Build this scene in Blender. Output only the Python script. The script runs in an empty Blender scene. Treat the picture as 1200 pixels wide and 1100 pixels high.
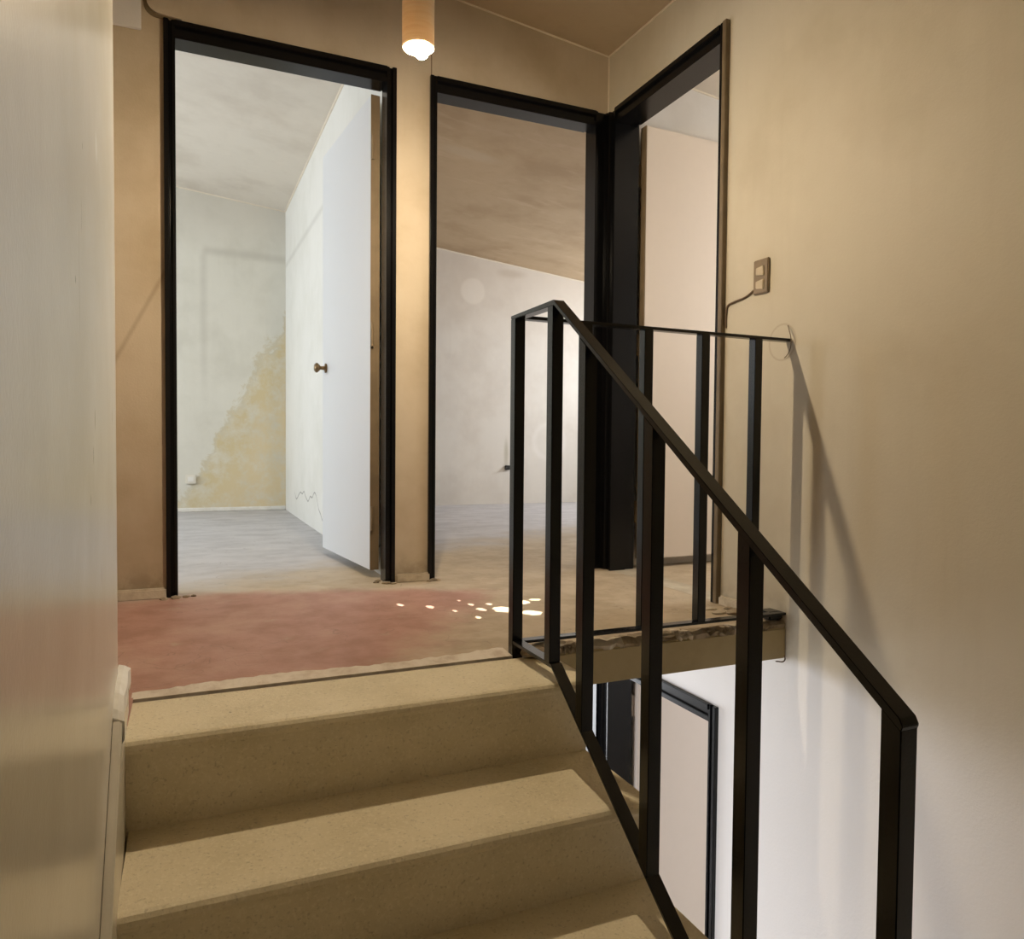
import bpy, bmesh, math, random
from mathutils import Vector, Matrix
random.seed(7)
S = bpy.context.scene
COL = S.collection

# ------------------------------------------------------------------ camera
def cam_axes(yaw, pitch, roll):
    f = Vector((math.sin(yaw)*math.cos(pitch), math.cos(yaw)*math.cos(pitch), -math.sin(pitch)))
    r = Vector((math.cos(yaw), -math.sin(yaw), 0)); u = r.cross(f)
    c, s = math.cos(roll), math.sin(roll)
    return c*r+s*u, -s*r+c*u, f
R_, U_, F_ = cam_axes(*[math.radians(a) for a in (23.616, 1.792, 0.4995)])
cd = bpy.data.cameras.new('camera'); cam = bpy.data.objects.new('camera', cd); COL.objects.link(cam)
cd.sensor_width = 36; cd.lens = 863.5/1200*36; cd.clip_start = .05
cam.matrix_world = Matrix(((R_.x, U_.x, -F_.x, 0), (R_.y, U_.y, -F_.y, 0), (R_.z, U_.z, -F_.z, .567), (0, 0, 0, 1)))
S.camera = cam

# ------------------------------------------------------------------ light and exposure
S.view_settings.view_transform = 'Standard'; S.view_settings.look = 'None'
S.view_settings.gamma = 1; S.view_settings.use_curve_mapping = False
S.view_settings.exposure = 0.22
w = bpy.data.worlds.new('world'); S.world = w; w.use_nodes = True
w.node_tree.nodes['Background'].inputs[0].default_value = (.62, .76, 1, 1)
w.node_tree.nodes['Background'].inputs[1].default_value = 1.0
BULB = 2550.0           # radiance of the pendant's bulb

def area(name, loc, direction, sx, sy, power, color):
    l = bpy.data.lights.new(name, 'AREA'); l.shape = 'RECTANGLE'; l.size = sx; l.size_y = sy
    l.energy = power; l.color = color
    o = bpy.data.objects.new(name, l); COL.objects.link(o); o.location = loc
    o.rotation_euler = Vector(direction).to_track_quat('-Z', 'Y').to_euler()
    return o
SKY = (.88, .94, 1.0)
area('daylight_left_room', (-2.72, 4.9, 1.5), (1, 0, -.12), 2.0, 1.2, 82, SKY)
area('daylight_right_room', (4.62, 5.3, 1.5), (-1, 0, -.12), 2.0, 1.2, 75, (.92, .95, 1.0))
area('daylight_east_room', (3.70, 1.95, 1.5), (-1, 0, -.1), 1.5, 1.1, 40, (1, .96, .92))
area('daylight_lower_hall', (-2.35, 1.7, -1.35), (1, 0, .05), 1.5, 1.9, 78, (.93, .96, 1.0))
area('daylight_lower_room', (.9, 5.6, -1.3), (.1, -1, 0), 1.6, 1.6, 84, (.93, .96, 1.0))
area('daylight_lower_east_room', (4.62, 1.3, -1.0), (-1, 0, 0), 1.8, 1.2, 45, (.95, .95, 1.0))
SUN_AIM = Vector((1.0, 2.38, 0)); SUN_DIR = Vector((1, -.05, .55))   # towards the sun
sl = bpy.data.lights.new('sun_beam', 'SPOT'); so = bpy.data.objects.new('sun_beam', sl); COL.objects.link(so)
so.location = SUN_AIM + SUN_DIR*24; so.rotation_euler = (-SUN_DIR).to_track_quat('-Z', 'Y').to_euler()
sl.energy = 260000; sl.spot_size = math.radians(3.2); sl.spot_blend = 0; sl.shadow_soft_size = .012; sl.color = (1, .93, .82)

# ------------------------------------------------------------------ materials
class NT:
    def __init__(s, name):
        s.m = bpy.data.materials.new(name); s.m.use_nodes = True
        s.t = s.m.node_tree; s.b = s.t.nodes['Principled BSDF']
        s.co = s.n('ShaderNodeTexCoord').outputs['Object']
    def n(s, typ, **kw):
        x = s.t.nodes.new(typ)
        for k, v in kw.items(): setattr(x, k, v)
        return x
    def link(s, a, b): s.t.links.new(a, b)
    def put(s, sock, v):
        if hasattr(v, 'is_linked') or hasattr(v, 'links'): s.link(v, sock)
        else: sock.default_value = v
    def math(s, op, a, b=0.0, c=None, clamp=False):
        x = s.n('ShaderNodeMath', operation=op, use_clamp=clamp)
        s.put(x.inputs[0], a); s.put(x.inputs[1], b)
        if c is not None: s.put(x.inputs[2], c)
        return x.outputs[0]
    def noise(s, scale, detail=4, rough=.55, stretch=None, dist=0, off=0):
        x = s.n('ShaderNodeTexNoise'); x.inputs['Scale'].default_value = scale
        x.inputs['Detail'].default_value = detail; x.inputs['Roughness'].default_value = rough
        x.inputs['Distortion'].default_value = dist
        mp = s.n('ShaderNodeMapping'); s.link(s.co, mp.inputs[0])
        if stretch: mp.inputs['Scale'].default_value = stretch
        mp.inputs['Location'].default_value = (off, off*.7, off*1.3)
        s.link(mp.outputs[0], x.inputs['Vector'])
        return x.outputs[0]
    def ramp(s, v, a, b):
        x = s.n('ShaderNodeMapRange', interpolation_type='SMOOTHSTEP')
        s.put(x.inputs[0], v); s.put(x.inputs[1], a); s.put(x.inputs[2], b)
        return x.outputs[0]
    def mix(s, f, a, b):
        x = s.n('ShaderNodeMix', data_type='RGBA')
        s.put(x.inputs[0], f); s.put(x.inputs[6], (*a, 1) if isinstance(a, tuple) else a)
        s.put(x.inputs[7], (*b, 1) if isinstance(b, tuple) else b)
        return x.outputs[2]
    def xyz(s):
        x = s.n('ShaderNodeSeparateXYZ'); s.link(s.co, x.inputs[0]); return x.outputs
    def blob(s, a, b, ca, cb, ra, rb, soft=.6):
        p = s.math('DIVIDE', s.math('SUBTRACT', a, ca), ra); q = s.math('DIVIDE', s.math('SUBTRACT', b, cb), rb)
        d = s.math('SQRT', s.math('ADD', s.math('MULTIPLY', p, p), s.math('MULTIPLY', q, q)))
        return s.ramp(d, 1.0, 1.0-soft)
    def ring(s, a, b, ca, cb, r, wd):
        p = s.math('SUBTRACT', a, ca); q = s.math('SUBTRACT', b, cb)
        d = s.math('SQRT', s.math('ADD', s.math('MULTIPLY', p, p), s.math('MULTIPLY', q, q)))
        return s.ramp(s.math('ABSOLUTE', s.math('SUBTRACT', d, r)), wd, 0.0)
    def bump(s, h, strength, dist=.004):
        x = s.n('ShaderNodeBump'); x.inputs['Strength'].default_value = strength; x.inputs['Distance'].default_value = dist
        s.link(h, x.inputs['Height']); s.link(x.outputs[0], s.b.inputs['Normal'])
    def done(s, col, rough=.6, spec=.3):
        s.put(s.b.inputs['Base Color'], (*col, 1) if isinstance(col, tuple) else col)
        s.put(s.b.inputs['Roughness'], rough); s.b.inputs['Specular IOR Level'].default_value = spec
        return s.m

def plaster(name, base, dark, rough=.6, spec=.3, scale=2.2, extra=None, bump=.25):
    n = NT(name)
    c = n.mix(n.ramp(n.noise(scale, 5, .6), .40, .72), base, dark)
    c = n.mix(n.math('MULTIPLY', n.ramp(n.noise(9, 3, .6, off=3), .5, .75), .18), c, tuple(min(1, v*1.12) for v in base))
    c = n.mix(n.math('MULTIPLY', n.ramp(n.noise(5, 4, .6, stretch=(3, 3, .35), off=8), .5, .78), .25), c, dark)
    if extra: c = extra(n, c)
    n.bump(n.noise(140, 3, .6), bump, .002)
    return n.done(c, rough, spec)

def flat(name, col, rough=.5, spec=.4, metal=0, vary=.12, scale=25, bump=0):
    n = NT(name)
    c = n.mix(n.math('MULTIPLY', n.ramp(n.noise(scale, 3), .35, .7), vary*4 if vary < .25 else 1), col, tuple(v*(1-vary) for v in col))
    n.b.inputs['Metallic'].default_value = metal
    if bump: n.bump(n.noise(180, 3), bump, .002)
    return n.done(c, rough, spec)

CREAM = (.54, .46, .345); CREAM_D = (.44, .36, .25)
def hall_back_extra(n, c):
    x, y, z = n.xyz()
    # dirt towards the bottom and a diagonal smear left of the first door
    d = n.math('ABSOLUTE', n.math('SUBTRACT', z, n.math('ADD', n.math('MULTIPLY', x, 2.0), 1.35)))
    m = n.math('MULTIPLY', n.ramp(d, .03, .0), n.ramp(x, .0, -.06))
    c = n.mix(n.math('MULTIPLY', m, .35), c, (.22, .15, .09))
    low = n.math('MULTIPLY', n.ramp(z, .14, .03), n.ramp(n.noise(14, 4), .3, .6))
    c = n.mix(n.math('MULTIPLY', low, .55), c, (.20, .15, .09))
    # brown seam between the pier and the panel over the second door
    s_ = n.math('MULTIPLY', n.ramp(n.math('ABSOLUTE', n.math('SUBTRACT', x, .925)), .004, .001), n.ramp(z, 2.05, 2.1))
    return n.mix(n.math('MULTIPLY', s_, .8), c, (.16, .10, .06))
def right_extra(n, c):
    x, y, z = n.xyz()
    nz = n.noise(6, 3)
    zz = n.math('ADD', z, n.math('MULTIPLY', n.math('SUBTRACT', nz, .5), .06))
    yy = n.math('MULTIPLY', n.ramp(y, 1.8, .9), .22)
    c = n.mix(n.ramp(zz, n.math('ADD', -.095, n.math('MULTIPLY', yy, .5)), n.math('SUBTRACT', -.14, yy)), c, (.78, .77, .75))  # whiter below: mostly the daylight from downstairs put into the colour
    c = n.mix(n.math('MULTIPLY', n.ring(y, z, 1.865, .915, .058, .006), .35), c, (.30, .22, .14))
    c = n.mix(n.math('MULTIPLY', n.blob(y, z, 1.96, 1.15, .09, .12, .8), .35), c, (.45, .36, .2))
    low = n.math('MULTIPLY', n.ramp(z, .16, .02), n.ramp(n.noise(14, 4), .35, .6))
    low = n.math('MULTIPLY', low, n.math('MULTIPLY', n.ramp(z, -.12, -.09), n.ramp(y, 1.75, 1.85)))
    return n.mix(n.math('MULTIPLY', low, .35), c, (.25, .19, .12))
def left_extra(n, c):
    x, y, z = n.xyz()
    for (cy, cz, ry, rz, k) in ((1.19, .600, .006, .022, .55), (1.16, .550, .004, .016, .8), (1.12, .49, .004, .010, .6), (1.55, .615, .004, .020, .45),
                                (1.28, .365, .004, .022, .45), (1.0, .765, .003, .10, .35), (1.03, .84, .003, .028, .6), (.96, .75, .005, .006, .6), (1.05, .93, .004, .006, .5)):
        c = n.mix(n.math('MULTIPLY', n.blob(y, z, cy, cz, ry, rz, .7), k), c, (.10, .08, .06))
    c = n.mix(n.math('MULTIPLY', n.blob(y, z, 1.25, 1.0, .03, .03, .8), .4), c, (.85, .82, .76))
    return c
M = {}
M['hall'] = plaster('hall_plaster', CREAM, CREAM_D, .55, .3, extra=hall_back_extra)
M['right'] = plaster('right_wall_plaster', (.55, .50, .395), (.47, .415, .31), .55, .3, scale=1.6, extra=right_extra)
M['left'] = plaster('left_wall_gloss_paint', (.66, .62, .53), (.58, .54, .44), .22, .5, scale=1.6, extra=left_extra, bump=.12)
M['ceiling'] = plaster('ceiling_plaster', (.48, .39, .27), (.38, .29, .185), .7, .2, scale=1.6)
M['plain'] = plaster('plain_plaster', (.68, .65, .60), (.58, .53, .45), .6, .3)

def left_room_extra(n, c):
    x, y, z = n.xyz()
    fc = n.n('ShaderNodeFloatCurve')
    pts = ((-.083, .11), (.10, .30), (.213, .60), (.314, .80), (.43, .95), (.52, 1.22), (.60, 1.36), (.68, 1.42), (.765, 1.70))
    cv = fc.mapping.curves[0]
    P = [((px+.1)/.9, pz/2) for px, pz in pts]
    cv.points[0].location = P[0]; cv.points[1].location = P[-1]
    for p in P[1:-1]: cv.points.new(*p)
    fc.mapping.update()
    n.link(n.math('DIVIDE', n.math('ADD', x, .1), .9, clamp=True), fc.inputs['Value'])
    g = n.math('MULTIPLY', fc.outputs[0], 2.0)
    wob = n.math('MULTIPLY', n.math('SUBTRACT', n.noise(6, 8, .75, dist=.8), .5), .85)
    e = n.math('ADD', n.math('SUBTRACT', g, z), wob)
    m = n.math('MULTIPLY', n.ramp(e, -.10, .16), n.math('ADD', .25, n.math('MULTIPLY', n.ramp(n.noise(8, 5, .7, off=5), .28, .62), .75)))
    top = n.ramp(n.math('SUBTRACT', g, z), .9, .0)
    c = n.mix(n.math('MULTIPLY', m, .85), c, n.mix(top, (.70, .57, .33), (.60, .49, .26)))
    edge = n.math('MULTIPLY', n.ramp(n.math('ABSOLUTE', e), .09, .0), .35)
    c = n.mix(edge, c, (.50, .42, .24))
    # ghost outline of a removed shelf
    h = n.math('MULTIPLY', n.ramp(n.math('ABSOLUTE', n.math('SUBTRACT', z, n.math('SUBTRACT', 2.17, n.math('MULTIPLY', x, .02)))), .06, .0), n.ramp(x, .08, .14))
    v = n.math('MULTIPLY', n.ramp(n.math('ABSOLUTE', n.math('SUBTRACT', x, .11)), .05, .0), n.math('MULTIPLY', n.ramp(z, 2.2, 2.1), n.ramp(z, .7, 1.4)))
    c = n.mix(n.math('MULTIPLY', h, .30), c, (.36, .33, .28))
    c = n.mix(n.math('MULTIPLY', v, .22), c, (.36, .33, .28))
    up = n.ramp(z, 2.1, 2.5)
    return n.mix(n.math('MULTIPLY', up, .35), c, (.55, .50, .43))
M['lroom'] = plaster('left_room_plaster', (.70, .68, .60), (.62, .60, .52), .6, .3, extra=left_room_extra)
def lr_right_extra(n, c):
    x, y, z = n.xyz()
    h = n.ramp(n.math('ABSOLUTE', n.math('SUBTRACT', z, n.math('ADD', 2.10, n.math('MULTIPLY', n.math('SUBTRACT', y, 6.6), .03)))), .04, .0)
    c = n.mix(n.math('MULTIPLY', h, .28), c, (.40, .38, .34))
    w1 = n.math('ADD', n.math('MULTIPLY', n.math('SUBTRACT', n.noise(2.2, 1.5, .5, stretch=(1, 1, .01), off=3), .5), .55), n.math('MULTIPLY', n.math('SUBTRACT', y, 5.4), .05))
    l = n.ramp(n.math('ABSOLUTE', n.math('SUBTRACT', z, n.math('ADD', .20, w1))), .008, .002)
    l = n.math('MULTIPLY', l, n.ramp(y, 6.1, 6.0))
    return n.mix(n.math('MULTIPLY', l, .7), c, (.20, .18, .16))
M['lright'] = plaster('left_room_white_plaster', (.80, .79, .74), (.74, .73, .67), .6, .3, extra=lr_right_extra)
M['lceil'] = plaster('left_room_ceiling_plaster', (.71, .65, .56), (.62, .555, .47), .7, .2)
def rr_extra(n, c):
    x, y, z = n.xyz()
    c = n.mix(n.math('MULTIPLY', n.blob(x, z, 2.50, 2.055, .14, .14, .25), .55), c, (.86, .82, .74))
    c = n.mix(n.math('MULTIPLY', n.ring(x, z, 3.33, .62, .17, .05), .35), c, (.86, .83, .78))
    c = n.mix(n.math('MULTIPLY', n.blob(x, z, 2.90, 2.26, .22, .06, .8), .5), c, (.45, .38, .30))
    c = n.mix(n.math('MULTIPLY', n.blob(x, z, 2.86, .50, .035, .20, .8), .45), c, (.35, .32, .20))
    c = n.mix(n.math('MULTIPLY', n.ramp(z, 1.3, 2.3), .30), c, (.60, .48, .36))
    return c
M['rroom'] = plaster('right_room_plaster', (.72, .68, .61), (.64, .59, .52), .6, .3, extra=rr_extra)
def rc_extra(n, c):
    x, y, z = n.xyz()
    c = n.mix(n.math('MULTIPLY', n.blob(x, y, 1.63, 4.45, .26, .10, .6), .35), c, (.60, .52, .40))
    return n.mix(n.math('MULTIPLY', n.ramp(n.noise(4, 4, .6, stretch=(.6, 2, 1)), .55, .7), .35), c, (.62, .48, .33))
M['rceil'] = plaster('right_room_ceiling_plaster', (.52, .39, .25), (.43, .31, .19), .7, .2, extra=rc_extra)
M['eroom'] = plaster('east_room_plaster', (.70, .68, .65), (.64, .61, .57), .6, .3)

# floors: bare concrete with the remains of a red oxide coat on the landing
def make_floor():
    n = NT('worn_red_and_grey_screed'); x, y, z = n.xyz()
    nA = n.noise(3.2, 5, .6); nB = n.noise(7, 6, .65, off=4); nC = n.noise(5, 6, .62, stretch=(1, 1.7, 1), off=9)
    tan = n.mix(n.ramp(nB, .35, .7), (.50, .41, .29), (.40, .32, .22))
    tan = n.mix(n.math('MULTIPLY', n.ramp(nC, .5, .7), .5), tan, (.58, .50, .39))
    grey = n.mix(n.ramp(nC, .35, .68), (.54, .53, .54), (.43, .42, .43))
    grey = n.mix(n.math('MULTIPLY', n.ramp(nB, .55, .75), .5), grey, (.62, .60, .58))
    wob = n.math('MULTIPLY', n.math('SUBTRACT', nA, .5), .9)
    far = n.ramp(n.math('ADD', n.math('SUBTRACT', y, n.math('MULTIPLY', n.math('SUBTRACT', x, .3), .55)), wob), 2.95, 3.7)
    c = n.mix(far, tan, grey)
    red = n.mix(n.ramp(nB, .35, .7), (.44, .235, .185), (.36, .185, .14))
    red = n.mix(n.math('MULTIPLY', n.ramp(nA, .45, .7), .55), red, (.54, .35, .275))
    wob2 = n.math('MULTIPLY', n.math('SUBTRACT', n.noise(4.5, 6, .65, off=2), .5), .45)
    right = n.ramp(n.math('ADD', n.math('SUBTRACT', x, n.math('MULTIPLY', n.math('SUBTRACT', y, 1.86), .70)), wob2), .68, .36)
    back = n.ramp(n.math('ADD', n.math('ADD', y, n.math('MULTIPLY', n.math('MULTIPLY', x, x), .28)), n.math('MULTIPLY', wob2, .5)), 3.06, 2.90)
    m = n.math('MULTIPLY', n.math('MULTIPLY', right, back), n.ramp(n.noise(10, 5, .65, off=6), .12, .42))
    c = n.mix(n.math('MULTIPLY', m, .92), c, red)
    vor = n.n('ShaderNodeTexVoronoi', feature='DISTANCE_TO_EDGE'); vor.inputs['Scale'].default_value = 1.5
    dv = n.n('ShaderNodeVectorMath', operation='ADD'); n.link(n.co, dv.inputs[0])
    nn = n.n('ShaderNodeTexNoise'); nn.inputs['Scale'].default_value = 5; n.link(n.co, nn.inputs['Vector']); n.link(nn.outputs[1], dv.inputs[1])
    n.link(dv.outputs[0], vor.inputs['Vector'])
    c = n.mix(n.math('MULTIPLY', n.ramp(vor.outputs['Distance'], .006, .0), .35), c, (.14, .10, .08))
    n.bump(n.noise(60, 5, .65), .35, .003)
    return n.done(c, n.math('ADD', .42, n.math('MULTIPLY', nB, .3)), .35)
M['floor'] = make_floor()
def make_stone():
    n = NT('fine_terrazzo')
    c = n.mix(n.ramp(n.noise(5, 4), .35, .7), (.75, .665, .475), (.66, .58, .395))
    c = n.mix(n.math('MULTIPLY', n.ramp(n.noise(130, 3, .6), .50, .66), .5), c, (.82, .74, .56))
    c = n.mix(n.math('MULTIPLY', n.ramp(n.noise(150, 2, .5, off=5), .58, .74), .35), c, (.26, .20, .12))
    c = n.mix(n.math('MULTIPLY', n.ramp(n.noise(22, 2, .5, off=11), .79, .82), .7), c, (.10, .07, .05))
    n.bump(n.noise(130, 4, .65), .55, .003)
    return n.done(c, .55, .3)
M['stone'] = make_stone()
M['beam'] = plaster('olive_render', (.42, .34, .19), (.34, .27, .14), .6, .3, scale=4)
M['mortar'] = plaster('pale_mortar', (.60, .53, .42), (.42, .35, .26), .8, .2, scale=18, bump=.6)
M['palestrip'] = plaster('pale_pink_mortar', (.74, .67, .58), (.56, .47, .38), .8, .2, scale=16, bump=.4)
M['rubble'] = plaster('broken_dark_mortar', (.36, .29, .20), (.16, .12, .08), .85, .2, scale=22, bump=.8)
M['white'] = plaster('white_chipped_plaster', (.82, .80, .74), (.72, .69, .62), .5, .3, scale=14)
M['caulk'] = flat('pale_joint_filler', (.74, .66, .53), .7, .2)
M['black'] = flat('black_gloss_enamel', (.004, .004, .0045), .24, .3, vary=.2)
M['iron'] = flat('black_painted_steel', (.0035, .0035, .0035), .22, .42, vary=.2, scale=60, bump=.1)
M['brownedge'] = flat('brown_casing_and_gap_shade', (.17, .125, .07), .45, .4, vary=.22, scale=14)
M['leafw'] = flat('pale_grey_door_paint', (.76, .78, .80), .42, .4, vary=.03)
M['leafb'] = flat('beige_door_paint', (.68, .60, .52), .5, .35, vary=.05)
M['leafedge'] = flat('bare_door_edge', (.22, .165, .10), .6, .3, vary=.2, scale=12)
M['brass'] = flat('aged_bronze', (.22, .15, .08), .32, .5, metal=.9)
M['wire'] = flat('brown_cable_sheath', (.16, .11, .07), .6, .3)
M['switch'] = flat('brown_bakelite', (.22, .155, .08), .35, .5, vary=.2)
M['rocker'] = flat('worn_pale_rocker', (.52, .43, .29), .4, .4, vary=.2)
M['plastic'] = flat('off_white_plastic', (.78, .74, .64), .45, .4)
M['dark'] = flat('dark_rubber_and_joint_shade', (.03, .028, .025), .6, .3)
def make_veneer():
    n = NT('pale_birch_veneer')
    g = n.noise(8, 4, .6, stretch=(1, 1, 14))
    c = n.mix(n.ramp(g, .35, .7), (.90, .76, .56), (.84, .68, .46))
    n.done(c, .45, .35)
    tr = n.n('ShaderNodeBsdfTranslucent'); n.link(c, tr.inputs['Color'])
    mx = n.n('ShaderNodeMixShader'); mx.inputs[0].default_value = .055
    n.link(n.b.outputs[0], mx.inputs[1]); n.link(tr.outputs[0], mx.inputs[2]); n.link(mx.outputs[0], n.t.nodes['Material Output'].inputs[0])
    return n.m
M['veneer'] = make_veneer()
def emis(name, col, st):
    n = NT(name); n.b.inputs['Emission Color'].default_value = (*col, 1); n.b.inputs['Emission Strength'].default_value = st
    return n.done((.9, .88, .84), .4)
M['bulb'] = emis('lit_frosted_bulb', (1, .81, .57), BULB)
def glass():
    n = NT('window_glass'); t = n.n('ShaderNodeBsdfTransparent'); g = n.n('ShaderNodeBsdfGlossy'); g.inputs['Roughness'].default_value = .02
    mx = n.n('ShaderNodeMixShader'); mx.inputs[0].default_value = .06
    n.link(t.outputs[0], mx.inputs[1]); n.link(g.outputs[0], mx.inputs[2]); n.link(mx.outputs[0], n.t.nodes['Material Output'].inputs[0])
    return n.m
M['glass'] = glass()

# ------------------------------------------------------------------ mesh helpers
def bbox(bm, x0, x1, y0, y1, z0, z1):
    """box; z1 may be a function of (x, y)"""
    f = z1 if callable(z1) else (lambda x, y: z1)
    v = [bm.verts.new(p) for p in ((x0, y0, z0), (x1, y0, z0), (x1, y1, z0), (x0, y1, z0))]
    t = [bm.verts.new((x, y, f(x, y))) for x, y in ((x0, y0), (x1, y0), (x1, y1), (x0, y1))]
    bm.faces.new(v[::-1]); bm.faces.new(t)
    for i in range(4):
        j = (i+1) % 4; bm.faces.new((v[i], v[j], t[j], t[i]))
def prism(bm, pts, axis, a0, a1):
    """polygon (2-D points) extruded along axis 0/1/2"""
    def P(p, a): q = list(p); q.insert(axis, a); return q
    A = [bm.verts.new(P(p, a0)) for p in pts]; B = [bm.verts.new(P(p, a1)) for p in pts]
    bm.faces.new(A); bm.faces.new(B[::-1])
    for i in range(len(pts)):
        j = (i+1) % len(pts); bm.faces.new((A[i], B[i], B[j], A[j]))
def lathe(bm, prof, seg=24, at=(0, 0, 0), axis=2):
    rings = []
    for r, h in prof:
        ring = []
        for k in range(seg):
            a = 2*math.pi*k/seg; p = [r*math.cos(a), r*math.sin(a)]; p.insert(axis, h)
            ring.append(bm.verts.new([p[i]+at[i] for i in range(3)]))
        rings.append(ring)
    for a, b in zip(rings, rings[1:]):
        for k in range(seg):
            bm.faces.new((a[k], a[(k+1) % seg], b[(k+1) % seg], b[k]))
    if prof[0][0] > 1e-5: bm.faces.new(rings[0][::-1])
    if prof[-1][0] > 1e-5: bm.faces.new(rings[-1])
def build(name, bm, mat, parent=None, bevel=0, smooth=False):
    bmesh.ops.remove_doubles(bm, verts=bm.verts, dist=1e-5)
    if bevel: bmesh.ops.bevel(bm, geom=[e for e in bm.edges if e.calc_face_angle(0) > .5], offset=bevel, segments=2, affect='EDGES', clamp_overlap=True)
    bmesh.ops.recalc_face_normals(bm, faces=bm.faces)
    me = bpy.data.meshes.new(name); bm.to_mesh(me); bm.free()
    me.materials.append(M[mat] if isinstance(mat, str) else mat)
    if smooth:
        for p in me.polygons: p.use_smooth = True
    o = bpy.data.objects.new(name, me); COL.objects.link(o)
    if parent: o.parent = parent; o.matrix_parent_inverse = parent.matrix_world.inverted()
    return o
def boxes(name, mat, lst, parent=None, bevel=0):
    bm = bmesh.new()
    for b in lst:
        if bevel:
            t = bmesh.new(); bbox(t, *b); bmesh.ops.bevel(t, geom=t.edges[:], offset=bevel, segments=2, affect='EDGES', clamp_overlap=True)
            me = bpy.data.meshes.new('t'); t.to_mesh(me); t.free(); bm.from_mesh(me); bpy.data.meshes.remove(me)
        else: bbox(bm, *b)
    return build(name, bm, mat, parent)
def tag(o, label=None, cat=None, kind=None, group=None):
    if label: o['label'] = label
    if cat: o['category'] = cat
    if kind: o['kind'] = kind
    if group: o['group'] = group
    return o
def empty(name, loc, label=None, cat=None, kind=None):
    o = bpy.data.objects.new(name, None); COL.objects.link(o); o.location = loc; o.empty_display_size = .1
    o.matrix_world = Matrix.Translation(loc)
    return tag(o, label, cat, kind)
def tube(name, pts, r, mat, parent=None, res=6):
    cu = bpy.data.curves.new(name, 'CURVE'); cu.dimensions = '3D'; cu.bevel_depth = r; cu.bevel_resolution = 2; cu.resolution_u = res; cu.use_fill_caps = True
    s = cu.splines.new('BEZIER'); s.bezier_points.add(len(pts)-1)
    for b, p in zip(s.bezier_points, pts):
        b.co = p; b.handle_left_type = b.handle_right_type = 'AUTO'
    tmp = bpy.data.objects.new('tmp', cu); COL.objects.link(tmp)
    me = bpy.data.meshes.new_from_object(tmp.evaluated_get(bpy.context.evaluated_depsgraph_get()))
    bpy.data.objects.remove(tmp); bpy.data.curves.remove(cu)
    me.name = name; me.materials.clear(); me.materials.append(M[mat])
    for p in me.polygons: p.use_smooth = True
    o = bpy.data.objects.new(name, me); COL.objects.link(o)
    if parent: o.parent = parent; o.matrix_parent_inverse = parent.matrix_world.inverted()
    return o

# ------------------------------------------------------------------ room dimensions (metres; landing floor z = 0, eye at x = y = 0)
D = 2.985; W = 1.775; T = .12; LOW = -2.48
def roof(x, y): return 2.65-.105*x+.028*(y-6.67)
def top(x, y): return roof(x, y)+.03

# walls
tag(boxes('wall_back', 'hall', [(-1.42, -.07, D, D+T, 0, top), (-.07, .765, D, D+T, 2.075, top), (.765, .93, D, D+T, 0, top),
    (.93, 1.735, D, D+T, 2.085, top), (1.735, W+T, D, D+T, 0, top)]),
    'cream plaster wall of the landing with two black framed doorways', 'wall', 'structure')
tag(boxes('wall_right', 'right', [(W, W+T, -1.4, 2.155, LOW, top), (W, W+T, 2.155, 2.94, 2.075, top), (W, W+T, 2.94, D, 0, top),
    (W, W+T, 2.155, 2.94, LOW+2.075, -.12), (W, W+T, 2.94, D, LOW, -.12), (W+.001, W+T, 2.155, D, -.12, 0)]),
    'tan plaster wall beside the stairwell, white in its lower part with daylight painted in', 'wall', 'structure')
def lw(y): return -.132-.025*(y-1.57)          # the left wall runs a little out of square
bm = bmesh.new()
for pa, pb in (((-1.4, -1.4), (1.655, 1.655)),):
    v = [bm.verts.new(p) for p in ((-.33, -1.4, -1.4), (lw(-1.4), -1.4, -1.4), (lw(1.655), 1.655, -1.4), (-.33, 1.655, -1.4))]
    t = [bm.verts.new((q.co.x, q.co.y, top(q.co.x, q.co.y))) for q in v]
    bm.faces.new(v[::-1]); bm.faces.new(t)
    for k in range(4): bm.faces.new((v[k], v[(k+1) % 4], t[(k+1) % 4], t[k]))
tag(build('wall_left', bm, 'left'), 'worn greyish gloss painted wall beside the steps', 'wall', 'structure')
tag(boxes('wall_hall_left', 'hall', [(-1.42, -1.30, 1.655, D, 0, top), (-1.42, -.33, 1.535, 1.655, 0, top)]), 'cream wall closing the landing passage', 'wall', 'structure')
tag(boxes('wall_stairwell_front', 'plain', [(-.15, W, -1.4, -1.28, LOW, top)]), 'plain plaster wall at the end of the stairwell', 'wall', 'structure')
# rooms behind the doors
tag(boxes('wall_left_room_back', 'lroom', [(-2.72, .883, 6.66, 6.78, 0, top)]), 'pale plaster wall with a yellow damp stain in its corner', 'wall', 'structure')
tag(boxes('wall_left_room_right', 'lright', [(.763, .823, D+T, 6.66, 0, top)]), 'white plaster wall behind the open pale door', 'wall', 'structure')
def wall_win_x(name, mat, x0, x1, y0, y1, z0, z1, wy0, wy1, wz0, wz1, label):
    return tag(boxes(name, mat, [(x0, x1, y0, wy0, z0, z1), (x0, x1, wy1, y1, z0, z1), (x0, x1, wy0, wy1, z0, wz0), (x0, x1, wy0, wy1, wz1, z1)]), label, 'wall', 'structure')
wall_win_x('wall_left_room_window_side', 'lright', -2.72, -2.60, D+T, 6.66, 0, top, 3.9, 5.9, .9, 2.1, 'white wall with the window that lights the left room')
tag(boxes('wall_left_room_front', 'lright', [(-2.72, -1.42, D, D+T, 0, top)]), 'white front wall of the left room', 'wall', 'structure')
tag(boxes('wall_right_room_back', 'rroom', [(.883, 4.62, 6.69, 6.81, 0, top)]), 'patched pale plaster wall seen through the middle doorway', 'wall', 'structure')
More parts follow.
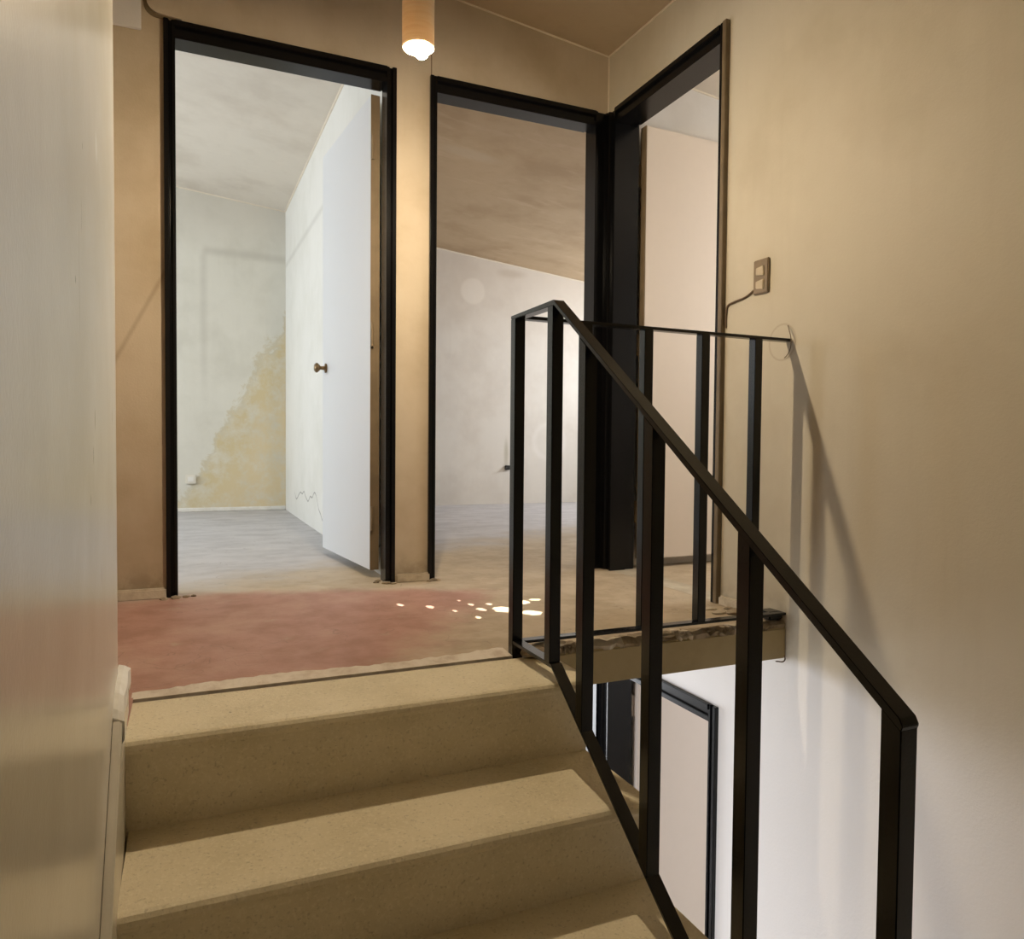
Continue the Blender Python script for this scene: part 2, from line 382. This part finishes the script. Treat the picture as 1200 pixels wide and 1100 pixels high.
tag(boxes('wall_right_room_left', 'rroom', [(.823, .883, D+T, 6.69, 0, top)]), 'pale plaster partition of the middle room', 'wall', 'structure')
wall_win_x('wall_right_room_window_side', 'rroom', 4.50, 4.62, D+T, 6.69, 0, top, 4.3, 6.3, .9, 2.05, 'pale wall with the window that lights the middle room')
tag(boxes('wall_right_room_front', 'rroom', [(3.72, 4.62, D, D+T, 0, top)]), 'pale front wall of the middle room', 'wall', 'structure')
tag(boxes('wall_east_room_back', 'eroom', [(W+T, 3.72, D, D+T, 0, top)]), 'pale plaster wall behind the open beige door', 'wall', 'structure')
wall_win_x('wall_east_room_window_side', 'eroom', 3.60, 3.72, -.2, D, 0, top, 1.2, 2.7, .9, 2.0, 'pale wall with the window that lights the side room')
tag(boxes('wall_east_room_front', 'eroom', [(W+T, 3.72, -.32, -.2, 0, top)]), 'pale front wall of the side room', 'wall', 'structure')
# lower storey
tag(boxes('wall_lower_back', 'plain', [(-2.5, .93, D, D+T, LOW, -.12), (.93, 1.765, D, D+T, LOW+2.085, -.12), (1.765, 4.62, D, D+T, LOW, -.12)]), 'pale wall of the lower hall with a black door frame', 'wall', 'structure')
wall_win_x('wall_lower_left', 'plain', -2.5, -2.38, .2, D, LOW, -.12, .95, 2.45, LOW+.05, -.3, 'pale wall of the lower hall beside the glazed entrance')
tag(boxes('wall_lower_front', 'plain', [(-2.5, -.15, .08, .2, LOW, -.12)]), 'pale front wall of the lower hall', 'wall', 'structure')
tag(boxes('wall_lower_room', 'eroom', [(-.6, 2.3, 6.3, 6.42, LOW, -.12), (-.72, -.6, D+T, 6.42, LOW, -.12), (2.3, 2.42, D+T, 6.42, LOW, -.12)]), 'pale walls of the room beyond the lower doorway', 'wall', 'structure')
tag(boxes('wall_lower_east_room', 'eroom', [(4.64, 4.76, -.3, D, LOW, -.12), (W+T, 4.76, -.42, -.3, LOW, -.12)]), 'pale walls of the lower side room', 'wall', 'structure')
# floors
tag(boxes('floor', 'floor', [(-1.42, W, 1.835, D+.06, -.112, 0), (-1.42, -.118, 1.655, 1.835, -.112, 0)]), 'worn screed landing floor with faded red oxide paint', 'floor', 'structure')
tag(boxes('floor_left_room', 'floor', [(-2.72, .823, D+.06, 6.78, -.112, 0)]), 'bare grey concrete floor of the left room', 'floor', 'structure')
tag(boxes('floor_right_room', 'floor', [(.823, 4.62, D+.06, 6.81, -.112, 0)]), 'bare grey concrete floor of the middle room', 'floor', 'structure')
tag(boxes('floor_east_room', 'floor', [(W+T, 3.72, -.32, D+.06, -.112, 0), (W+.0005, W+T, 2.16, 2.935, -.112, -.0005)]), 'bare concrete floor of the side room', 'floor', 'structure')
tag(boxes('floor_lower', 'floor', [(-2.5, 4.76, -1.4, 6.42, LOW-.12, LOW)]), 'bare concrete floor of the lower hall', 'floor', 'structure')
# ceilings: one shallow pitched roof over everything, a plaster skin per room
def ceil(name, mat, x0, x1, y0, y1, label):
    bm = bmesh.new()
    v = [bm.verts.new((x, y, roof(x, y))) for x, y in ((x0, y0), (x1, y0), (x1, y1), (x0, y1))]
    t = [bm.verts.new((x, y, roof(x, y)+.12)) for x, y in ((x0, y0), (x1, y0), (x1, y1), (x0, y1))]
    bm.faces.new(v); bm.faces.new(t[::-1])
    for i in range(4): j = (i+1) % 4; bm.faces.new((v[i], t[i], t[j], v[j]))
    return tag(build(name, bm, mat), label, 'ceiling', 'structure')
ceil('ceiling', 'ceiling', -1.42, W+.06, -1.4, D+.06, 'sloping tan plaster ceiling above the landing')
ceil('ceiling_left_room', 'lceil', -2.72, .823, D+.06, 6.78, 'smoke stained sloping ceiling of the left room')
ceil('ceiling_right_room', 'rceil', .823, 4.62, D+.06, 6.81, 'browned sloping ceiling of the middle room')
ceil('ceiling_east_room', 'lceil', W+.06, 3.72, -.32, D+.06, 'pale sloping ceiling of the side room')

# ------------------------------------------------------------------ staircase
Y1, RISE, GO = 1.566, .18, .266
XL, XR = -.122, .904
stair = empty('staircase', (0, 1.0, -.9), 'sandy terrazzo staircase climbing to the landing between wall and railing', 'staircase')
for k in range(6):
    yf = Y1-GO*k; zt = (-.010 if k else -.004)-RISE*k
    yb = 1.800 if k == 0 else yf+GO+.03
    zs = zt-RISE-.10
    bm = bmesh.new()
    prism(bm, [(yb, zt), (yf+.015, zt), (yf+.007, zt-.0025), (yf+.0015, zt-.009), (yf, zt-.018), (yf+.004, zt-.027), (yf+.013, zt-.030), (yf+.026, -.010-RISE*(k+1)), (yf+.024, zs+.02), (yb, zs+.20 if k else zs+.08)], 0, -.119-.025*(yf-1.57), XR)
    o = build('step', bm, 'stone', stair, bevel=0)
# half landing below
tag(boxes('floor_half_landing', 'stone', [(-.15, W, -1.28, Y1-GO*5+.005, -1.25, -1.09)]), 'terrazzo half landing at the foot of the steps', 'floor', 'structure')
# string board along the left wall, with a chipped white plaster end
def skew(o, at=1.57):                 # shear a piece so that it follows the left wall
    for v in o.data.vertices: v.co.x += -.025*(v.co.y-at)
    return o
bm = bmesh.new()
prism(bm, [(1.735, .088), (1.53, .088), (1.463, .05), (.25, -.80), (.25, -1.09), (.45, -1.09), (1.735, -.14)], 0, -.134, -.1165)
tag(skew(build('baseboard_left', bm, 'left', bevel=.003)), 'plastered skirting stepping down beside the stair treads', 'baseboard', 'structure')
bm = bmesh.new()
top_ = [(1.752, .082, .0), (1.735, .096, .002), (1.69, .101, -.001), (1.64, .100, .001), (1.59, .099, .0015), (1.545, .096, -.001), (1.505, .078, .0), (1.49, .066, .002)]
rows = []
for y, z, dx in top_:
    rows.append([bm.verts.new(p) for p in ((-.1345, y, z+.006), (-.124, y, z+.003), (-.1145+dx, y, z-.004), (-.1142+dx, y-.004, z-.035), (-.120, y, z-.05), (-.1345, y, z-.05))])
for a, b in zip(rows, rows[1:]):
    for j in range(6): bm.faces.new((a[j], a[(j+1) % 6], b[(j+1) % 6], b[j]))
bm.faces.new(rows[0]); bm.faces.new(rows[-1][::-1])
tag(skew(build('plaster_chip', bm, 'white')), 'chipped white plaster end of the skirting at the wall corner', 'plaster')
# mortar strip at the landing edge, with a ragged back edge
bm = bmesh.new()
N = 60; rows = []
for i in range(N+1):
    x = XL+(.80-XL)*i/N
    wj = .042+.012*math.sin(x*9)+random.uniform(-.006, .006) + .012*(x > .45)
    rows.append([bm.verts.new(p) for p in ((x, 1.815, -.03), (x, 1.816, -.001), (x, 1.822+wj, .003+random.uniform(0, .002)), (x, 1.822+wj+.006, -.002))])
for a, b in zip(rows, rows[1:]):
    for j in range(3): bm.faces.new((a[j], b[j], b[j+1], a[j+1]))
tag(build('trim_1', bm, 'palestrip'), 'pale ragged mortar strip along the top of the stairs', 'trim', 'structure')
tag(boxes('trim_13', 'dark', [(XL+.004, .80, 1.8012, 1.8148, -.03, -.009)]), 'dark strip painted in as shade of the open joint between the top step and the landing', 'trim', 'structure')  # solid dark fill standing in for the shade inside the gap
# slab edge over the stairwell, olive render, with the broken screed on top of it
tag(boxes('trim_2', 'beam', [(.906, W, 1.822, 1.85, -.114, -.014)], bevel=.004), 'olive rendered edge of the landing slab above the stairwell', 'trim', 'structure')
bed = empty('broken_screed', (1.33, 1.84, 0), 'broken dark mortar along the slab edge under the landing railing', 'mortar')
x = .84
k = 0
while x < 1.70:
    L = random.uniform(.05, .17); bm = bmesh.new()
    n_ = 7; pr = []
    for i in range(n_):
        t = i/(n_-1); hh = .004+random.uniform(0, .011)
        yy = 1.826+random.uniform(-.006, .006); yb = 1.865+random.uniform(0, .02)
        pr.append([bm.verts.new((x+L*t, yy, -.018)), bm.verts.new((x+L*t, yy-.003, -.006+random.uniform(-.009, .006))),
                   bm.verts.new((x+L*t, yy+.018, hh-.003)), bm.verts.new((x+L*t, yb, .004)), bm.verts.new((x+L*t, yb, -.006))])
    for a, b in zip(pr, pr[1:]):
        for j in range(4): bm.faces.new((a[j], b[j], b[j+1], a[j+1]))
    bm.faces.new(pr[0]); bm.faces.new(pr[-1][::-1])
    build('mortar_lump', bm, 'rubble' if k % 3 else 'mortar', bed); x += L-.004; k += 1
# loose rubble at the slab corner by the wall and by the newel
rub = [(1.69, 2.03, 0, .012), (1.74, 2.06, 0, .014), (1.68, 2.08, 0, .018), (1.735, 2.02, 0, .02), (.92, 1.815, 0, .018), (.86, 1.80, 0, .035), (.90, 1.835, .006, .026), (1.715, 1.99, .0, .03), (1.66, 2.02, 0, .02), (1.745, 1.95, 0, .022), (.945, 1.83, .012, .02)]
for i, (x, y, z, s) in enumerate(rub):
    bm = bmesh.new(); bmesh.ops.create_icosphere(bm, subdivisions=2, radius=s)
    for v in bm.verts: v.co = Vector((v.co.x*1.4*random.uniform(.85, 1.1), v.co.y*random.uniform(.8, 1.1), v.co.z*.38*random.uniform(.8, 1.1)))+Vector((x, y, z+s*.2))
    build('mortar_crumb', bm, 'rubble' if i % 2 else 'mortar', bed)

# ------------------------------------------------------------------ skirtings, fillers
def skirting(name, lst, label, mat='mortar'):
    return tag(boxes(name, mat, lst, bevel=.006), label, 'baseboard', 'structure')
skirting('baseboard_back', [(-1.30, -.082, 2.962, D, -.004, .038)], 'low dirty concrete skirting left of the first doorway')
skirting('baseboard_pier', [(.776, .922, 2.960, D, -.004, .034)], 'low concrete skirting at the foot of the pier between doorways', 'hall')
skirting('baseboard_right', [(1.752, W, 1.86, 2.135, -.004, .034)], 'low pale skirting at the foot of the right wall', 'mortar')
skirting('baseboard_left_room', [(-2.6, .763, 6.645, 6.66, 0, .035)], 'thin white skirting of the stained wall', 'white')
def strip(name, p, q, r, label):
    bm = bmesh.new(); p = Vector(p); q = Vector(q); d = (q-p).normalized()
    a = d.orthogonal().normalized(); b = d.cross(a)
    A = [bm.verts.new(p+r*(math.cos(t)*a+math.sin(t)*b)) for t in [i*math.pi/3 for i in range(6)]]
    B = [bm.verts.new(q+r*(math.cos(t)*a+math.sin(t)*b)) for t in [i*math.pi/3 for i in range(6)]]
    bm.faces.new(A); bm.faces.new(B[::-1])
    for i in range(6): j = (i+1) % 6; bm.faces.new((A[i], B[i], B[j], A[j]))
    tag(build(name, bm, 'caulk'), label, 'trim', 'structure')
def rl(x, y): return (x, y, roof(x, y))
strip('trim_3', rl(-1.3, D), rl(W, D), .006, 'pale filler line between back wall and landing ceiling')
strip('trim_4', rl(W, -1.2), rl(W, D), .006, 'pale filler line between right wall and landing ceiling')
strip('trim_5', (W, D, 2.105), rl(W, D), .005, 'pale filler line in the corner above the doorways')
strip('trim_6', rl(-2.6, 6.66), rl(.763, 6.66), .010, 'pale filler line above the stained wall')
strip('trim_7', rl(.763, 3.2), rl(.763, 6.66), .010, 'pale filler line above the white wall')
strip('trim_8', rl(.883, 6.69), rl(4.5, 6.69), .012, 'pale filler line above the patched wall')
strip('trim_9', rl(1.95, D), rl(3.6, D), .008, 'pale filler line above the open beige door')
# proud plaster panel over the first doorway with a rounded corner and a strip coloured as its shadow gap, and the pale lintel end beside it
bm = bmesh.new()
pts = [(-.135, 2.62), (-.135, 2.15)]
for i in range(7):
    a = math.pi+math.pi/2*i/6; pts.append((-.090+.045*math.cos(a), 2.150+.045*math.sin(a)))
pts += [(-.02, 2.100), (-.02, 2.62)]
prism(bm, [(px, pz) for px, pz in pts], 1, D-.012, D)
tag(build('trim_10', bm, 'hall'), 'edge of the thicker plaster with a rounded corner over the first doorway', 'trim', 'structure')
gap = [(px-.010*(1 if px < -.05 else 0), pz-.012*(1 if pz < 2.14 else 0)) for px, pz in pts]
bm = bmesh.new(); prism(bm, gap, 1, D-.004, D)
tag(build('trim_11', bm, 'brownedge'), 'painted dark shadow line around the rounded plaster corner', 'trim', 'structure')
tag(boxes('trim_12', 'eroom', [(-.60, -.152, D-.010, D, 2.035, 2.62)], bevel=.003), 'pale exposed lintel end high beside the first doorway', 'trim', 'structure')

# ------------------------------------------------------------------ doors
def frame_part(name, prof, axis_fn, parent, mat='black'):
    """prof: polygon in (o, d); axis_fn(o, d, end) -> xyz"""
    bm = bmesh.new()
    A = [bm.verts.new(axis_fn(o, d, 0)) for o, d in prof]; B = [bm.verts.new(axis_fn(o, d, 1)) for o, d in prof]
    bm.faces.new(A); bm.faces.new(B[::-1])
    for i in range(len(prof)): j = (i+1) % len(prof); bm.faces.new((A[i], B[i], B[j], A[j]))
    return build(name, bm, mat, parent, bevel=.0015)
def profile(wd, dep=.105):
    return [(wd, -.016), (wd-.016, -.016), (wd-.020, -.003), (.014, -.003), (.011, -.012), (0, -.012), (0, .072), (.012, .072), (.012, dep), (wd, dep)]
def door_frame(root, P, a0, a1, ztop, z0, wl, wr, wt, dep=.105):
    """P(a, d, z) -> xyz; clear opening a0..a1, head at ztop; casing widths left, right, top"""
    frame_part('jamb', profile(wl, dep), lambda o, d, e: P(a0-o, d, (z0, ztop+wt-.0)[e]), root)
    r = frame_part('jamb', profile(wr, dep), lambda o, d, e: P(a1+o, d, (z0, ztop+wt-.0)[e]), root)
    hp = [(wt, -.0165), (wt-.020, -.0165), (wt-.026, -.003), (.024, -.003), (.020, -.012), (0, -.012), (0, .072), (.012, .072), (.012, dep), (wt, dep)]
    frame_part('head', hp, lambda o, d, e: P((a0-.002, a1+.002)[e], d, ztop+o), root)
    return r
PB = lambda a, d, z: (a, D+d, z)
PR = lambda a, d, z: (W+d, a, z)
# door 1: left room
d1 = empty('door_1', (.35, D, 0), 'open pale door in a glossy black frame, leading to the stained room', 'door', 'structure')
door_frame(d1, PB, -.043, .735, 2.030, -.002, .038, .040, .064)
def leaf(root, hinge, ang, wdt, z0, z1, th, mat, edge_mat, knob_side, knob=True):
    """leaf hinged at hinge (x, y), running at angle ang (radians from +x); thickness to the right of that direction"""
    R = Matrix.Translation((hinge[0], hinge[1], 0)) @ Matrix.Rotation(ang, 4, 'Z')
    def mk(name, lst, m, par, bev=.0015, mesh=None):
        bm = bmesh.new()
        for b in lst: bbox(bm, *b)
        if mesh: mesh(bm)
        bmesh.ops.transform(bm, matrix=R, verts=bm.verts)
        return build(name, bm, m, par, bevel=bev)
    lf = mk('door_leaf', [(.004, wdt, -th, 0, z0, z1)], mat, root)
    mk('leaf_edge', [(.0, .004, -th, 0, z0, z1)], edge_mat, lf, 0)
    for hz in (z0+.22, (z0+z1)/2, z1-.22):
        def hm(bm, hz=hz):
            lathe(bm, [(.0065, hz-.05), (.0065, hz+.05)], 10, (-.008, -.004, 0))
            bbox(bm, -.002, .0, -.03, -.002, hz-.045, hz+.045)
        mk('hinge', [], 'leafedge' if edge_mat == 'leafedge' else 'leafb', lf, 0, hm)
    if knob:
        def km(bm):
            s = 1 if knob_side > 0 else -1
            y0 = 0 if s > 0 else -th
            lathe(bm, [(.024, y0), (.024, y0+s*.004), (.010, y0+s*.007), (.009, y0+s*.028), (.016, y0+s*.034), (.0245, y0+s*.044), (.0245, y0+s*.050), (.017, y0+s*.058), (.0, y0+s*.060)], 20, (wdt-.065, 0, .955), axis=1)
        kn = mk('door_knob', [], 'brass', lf, 0, km)
        for p in kn.data.polygons: p.use_smooth = True
    return lf
h1 = (.700, 3.100); f1 = (.628, 3.88)
leaf(d1, h1, math.atan2(f1[1]-h1[1], f1[0]-h1[0]), math.hypot(f1[0]-h1[0], f1[1]-h1[1]), .036, 2.03, .038, 'leafw', 'leafedge', 1)
# door 2: middle room, leaf removed
d2 = empty('door_2', (1.33, D, 0), 'empty black framed doorway in the middle, beside the corner', 'door', 'structure')
door_frame(d2, PB, .948, 1.703, 2.032, -.002, .030, .071, .066)
# door 3: right wall
def right_door(name, zo, label):
    d3 = empty(name, (W, 2.55, zo), label, 'door', 'structure')
    P = lambda a, d, z: PR(a, d, z+zo)
    door_frame(d3, P, 2.190, 2.905, 2.030, -.002, (.044 if zo else .022), .064, .066, .125)
    return d3, leaf(d3, (1.925, 2.942), math.radians(2.0), .74, .045+zo, 2.045+zo, .042, 'leafb', 'leafb' if zo else 'leafedge', -1, False)
d3, l3 = right_door('door_3', 0, 'doorway in the right wall with beige door folded open inside')
boxes('casing', 'brownedge', [(W-.020, W-.0005, 2.146, 2.1675, -.002, 2.096)], d3, .002)  # brown tone painted in for the tan reflected by the black frame
d4, l4 = right_door('door_4', LOW, 'lower doorway in the white wall below the landing, with beige door')
d5 = empty('door_5', (1.33, D, LOW), 'dark framed lower doorway seen beneath the landing slab', 'door', 'structure')
door_frame(d5, lambda a, d, z: PB(a, d, z+LOW), .948, 1.742, 2.032, -.002, .030, .031, .066)

# windows that let the daylight in (out of the photograph's view)
def window(name, x, y0, y1, z0, z1, label):
    r = empty(name, (x, (y0+y1)/2, z0), label, 'window', 'structure')
    t = .05
    boxes('window_frame', 'plastic', [(x-.03, x+.03, y0, y0+t, z0, z1), (x-.03, x+.03, y1-t, y1, z0, z1), (x-.03, x+.03, y0+t, y1-t, z0, z0+t),
          (x-.03, x+.03, y0+t, y1-t, z1-t, z1), (x-.025, x+.025, (y0+y1)/2-.03, (y0+y1)/2+.03, z0+t, z1-t)], r)
    for a, b in ((y0+t, (y0+y1)/2-.03), ((y0+y1)/2+.03, y1-t)):
        boxes('pane', 'glass', [(x-.003, x+.003, a, b, z0+t, z1-t)], r)
window('window_1', -2.66, 3.9, 5.9, .9, 2.1, 'white framed window of the left room')
window('window_2', 4.56, 4.3, 6.3, .9, 2.05, 'white framed window of the middle room')
window('window_3', 3.66, 1.2, 2.7, .9, 2.0, 'white framed window of the side room')
window('window_4', -2.44, .95, 2.45, LOW+.05, -.3, 'tall glazed entrance of the lower hall')
# unseen mask added outside window 3: its holes throw the sun flecks on the landing
cu = bpy.data.curves.new('added_fleck_mask', 'CURVE'); cu.dimensions = '2D'; cu.fill_mode = 'BOTH'; cu.extrude = .006
def poly(pts):
    s = cu.splines.new('POLY'); s.points.add(len(pts)-1); s.use_cyclic_u = True
    for p, q in zip(s.points, pts): p.co = (*q, 0, 1)
SX = 4.05
poly([(.9, .7), (3.1, .7), (3.1, 2.6), (.9, 2.6)])
flecks = [(.727, 2.523, .016, .022), (.803, 2.463, .018, .024), (.855, 2.385, .012, .016), (.935, 2.375, .020, .026), (.995, 2.350, .036, .040), (.985, 2.435, .014, .018), (1.095, 2.430, .030, .040),
          (1.15, 2.445, .026, .018), (1.060, 2.275, .036, .036), (.93, 2.45, .014, .018), (.89, 2.28, .014, .018), (.99, 2.26, .016, .016), (.915, 2.52, .010, .014)]
for fx, fy, rx, ry in flecks:
    h = Vector((fx, fy, 0))+SUN_DIR*(SX-fx)
    poly([(h.y+ry*math.cos(t)*random.uniform(.8, 1.2), h.z+rx*.55*math.sin(t)*random.uniform(.8, 1.2)) for t in [i*math.pi/6 for i in range(12)]])
tmp = bpy.data.objects.new('tmp', cu); COL.objects.link(tmp)
me = bpy.data.meshes.new_from_object(tmp.evaluated_get(bpy.context.evaluated_depsgraph_get())); bpy.data.objects.remove(tmp)
me.transform(Matrix(((0, 0, 1, SX), (1, 0, 0, 0), (0, 1, 0, 0), (0, 0, 0, 1)))); me.materials.clear(); me.materials.append(M['leafb'])
sh = bpy.data.objects.new('added_fleck_mask', me); COL.objects.link(sh)
tag(sh, 'pierced mask added outside the side room window to shape sun flecks', 'light mask')

# ------------------------------------------------------------------ railing
rail = empty('stair_railing', (.815, 1.83, 0), 'black steel railing of flat bars along the stairs and landing edge', 'railing')
RX0, RX1 = .800, .830; B = .030
HY, HZ, SL = 1.593, .920, .711
def hz(y): return HZ if y >= HY else HZ-SL*(HY-y)
BY, BZ, BS = 1.585, .040, .715
def bz(y): return BZ if y >= BY else BZ-BS*(BY-y)
bm = bmesh.new()
prism(bm, [(1.846, HZ), (HY, HZ), (.631, hz(.631)), (.626, hz(.626)-.006), (.629, hz(.629)-.016), (HY-.004, HZ-.014), (1.846, HZ-.009)], 0, RX0, RX1)
build('handrail', bm, 'iron', rail, bevel=.001)
bm = bmesh.new()
prism(bm, [(1.816, BZ), (BY, BZ), (.30, bz(.30)), (.30, bz(.30)-.012), (BY-.003, BZ-.010), (1.816, BZ-.009)], 0, RX0, RX1)
build('bottom_rail', bm, 'iron', rail, bevel=.001)
def post(name, y0, zt, zb, x0=RX0, x1=RX1):
    bm = bmesh.new(); y1 = y0+B
    prism(bm, [(y0, zb(y0)), (y1, zb(y1)), (y1, zt(y1)), (y0, zt(y0))], 0, x0, x1)
    return build(name, bm, 'iron', rail, bevel=.0015)
post('newel_post', 1.816, lambda y: HZ-.009, lambda y: -.010)
for y0 in (1.593, 1.430, 1.168, .900, .628):
    post('baluster', y0, lambda y: hz(y)-.012, lambda y: bz(y)-.002)
boxes('landing_rail', 'iron', [(RX1, W-.004, 1.818, 1.848, HZ-.009, HZ)], rail, .001)
boxes('landing_bottom_rail', 'iron', [(RX1, W-.004, 1.818, 1.848, BZ-.012, BZ-.004)], rail, .001)
for x0 in (1.010, 1.213, 1.418, 1.622):
    boxes('baluster', 'iron', [(x0, x0+B, 1.818, 1.848, BZ-.004, HZ-.009)], rail, .0015)
boxes('wall_bracket', 'iron', [(W-.055, W-.001, 1.838, 1.895, BZ-.030, BZ-.004)], rail, .003)

# ------------------------------------------------------------------ fittings
pl = empty('pendant_lamp', (.625, 2.15, 1.75), 'pale birch tube pendant lamp with a frosted bulb hanging above the landing', 'lamp')
bm = bmesh.new(); r = .0475
lathe(bm, [(r-.004, 1.742), (r, 1.744), (r, 2.12), (r-.004, 2.124), (.010, 2.124), (.010, 2.119), (r-.004, 2.117), (r-.004, 1.742)], 40)
bmesh.ops.remove_doubles(bm, verts=bm.verts, dist=1e-6)
bm.faces.ensure_lookup_table()
for f in [f for f in bm.faces if len(f.verts) > 4]: bm.faces.remove(f)
for v in bm.verts: v.co += Vector((.625, 2.15, 0))
build('shade', bm, 'veneer', pl, smooth=False)
bm = bmesh.new(); lathe(bm, [(.0, 1.713), (.010, 1.7145), (.0165, 1.720), (.0195, 1.731), (.0195, 1.741), (.016, 1.759), (.013, 1.770), (.013, 1.79)], 24, (.634, 2.146, 0))
build('bulb', bm, 'bulb', pl, smooth=True)
bm = bmesh.new(); lathe(bm, [(.017, 1.785), (.017, 1.85), (.008, 1.87)], 16, (.634, 2.146, 0)); build('socket', bm, 'plastic', pl)
tube('cord', [(.625, 2.15, 2.12), (.625, 2.15, roof(.625, 2.15))], .004, 'dark', pl)
bm = bmesh.new(); lathe(bm, [(.045, roof(.625, 2.15)+.004), (.045, roof(.625, 2.15)-.018), (.03, roof(.625, 2.15)-.03)], 24, (.625, 2.15, 0)); build('ceiling_rose', bm, 'veneer', pl)

sw = empty('light_switch', (W, 1.96, 1.15), 'brown two-rocker light switch on the tan wall beside the doorway', 'switch')
boxes('plate', 'switch', [(W-.010, W, 1.926, 1.996, 1.090, 1.205)], sw, .003)
for z in (1.118, 1.163):
    bm = bmesh.new(); prism(bm, [(1.943, z-.016), (1.980, z-.010), (1.980, z+.014), (1.943, z+.018)], 0, W-.0145, W-.009); build('rocker', bm, 'rocker', sw, bevel=.002)
tag(tube('switch_cable', [(W-.004, 1.996, 1.108), (W-.004, 2.04, 1.092), (W-.005, 2.10, 1.085), (W-.004, 2.132, 1.076), (W-.004, 2.139, 1.05), (W-.003, 2.140, 1.00)], .0035, 'wire'),
    'thin brown cable running from the light switch to the door frame', 'cable')
tag(tube('loose_wire', [(W-.003, 1.835, -.015), (W-.006, 1.828, -.05), (W-.004, 1.826, -.10), (W-.010, 1.815, -.118), (W-.05, 1.812, -.117)], .0022, 'wire'),
    'thin loose wire looping down the end of the slab edge', 'wire')
tag(tube('frayed_wire', [(W-.003, 1.838, .965), (W-.012, 1.822, .945), (W-.014, 1.812, .915), (W-.010, 1.820, .885), (W-.006, 1.838, .868), (W-.004, 1.85, .862)], .0014, 'wire'),
    'thin curled wire by the railing end on the tan wall', 'wire')
so_ = empty('wall_socket', (0, 6.66, .27), 'small off-white wall socket low on the stained wall', 'socket')
boxes('plate', 'plastic', [(-.035, .045, 6.635, 6.66, .235, .310)], so_, .004)
boxes('insert', 'white', [(-.018, .028, 6.632, 6.636, .252, .293)], so_, .002)
st = empty('cable_outlet', (2.87, 6.69, .355), 'small dark cable outlet on the patched wall of the middle room', 'outlet')
boxes('box', 'dark', [(2.845, 2.895, 6.66, 6.69, .335, .380)], st, .005)
tube('stub', [(2.86, 6.665, .36), (2.84, 6.64, .36), (2.825, 6.635, .345)], .007, 'dark', st)

for lab, pts in (('dark mortar crumbs at the foot of the first doorway, left side', [(-.05, 2.94, .014), (-.015, 2.955, .010), (.01, 2.965, .008), (-.09, 2.935, .012)]),
                 ('dark mortar crumbs at the foot of the pier, beside the pale door', [(.735, 2.955, .014), (.76, 2.94, .011), (.70, 2.99, .009), (.715, 3.02, .010)]),
                 ('dark mortar crumbs at the foot of the pier, beside the middle doorway', [(.935, 2.955, .012), (.955, 2.95, .009), (.915, 2.945, .009)])):
    bm = bmesh.new()
    for x, y, q in pts:
        n0 = len(bm.verts); bmesh.ops.create_icosphere(bm, subdivisions=1, radius=q); bm.verts.ensure_lookup_table()
        for v in bm.verts[n0:]: v.co = Vector((v.co.x*1.5*random.uniform(.8, 1.2), v.co.y*random.uniform(.8, 1.2), v.co.z*.6*random.uniform(.7, 1.2)))+Vector((x, y, q*.35))
    tag(build('mortar_crumbs', bm, 'rubble'), lab, 'rubble', 'stuff')
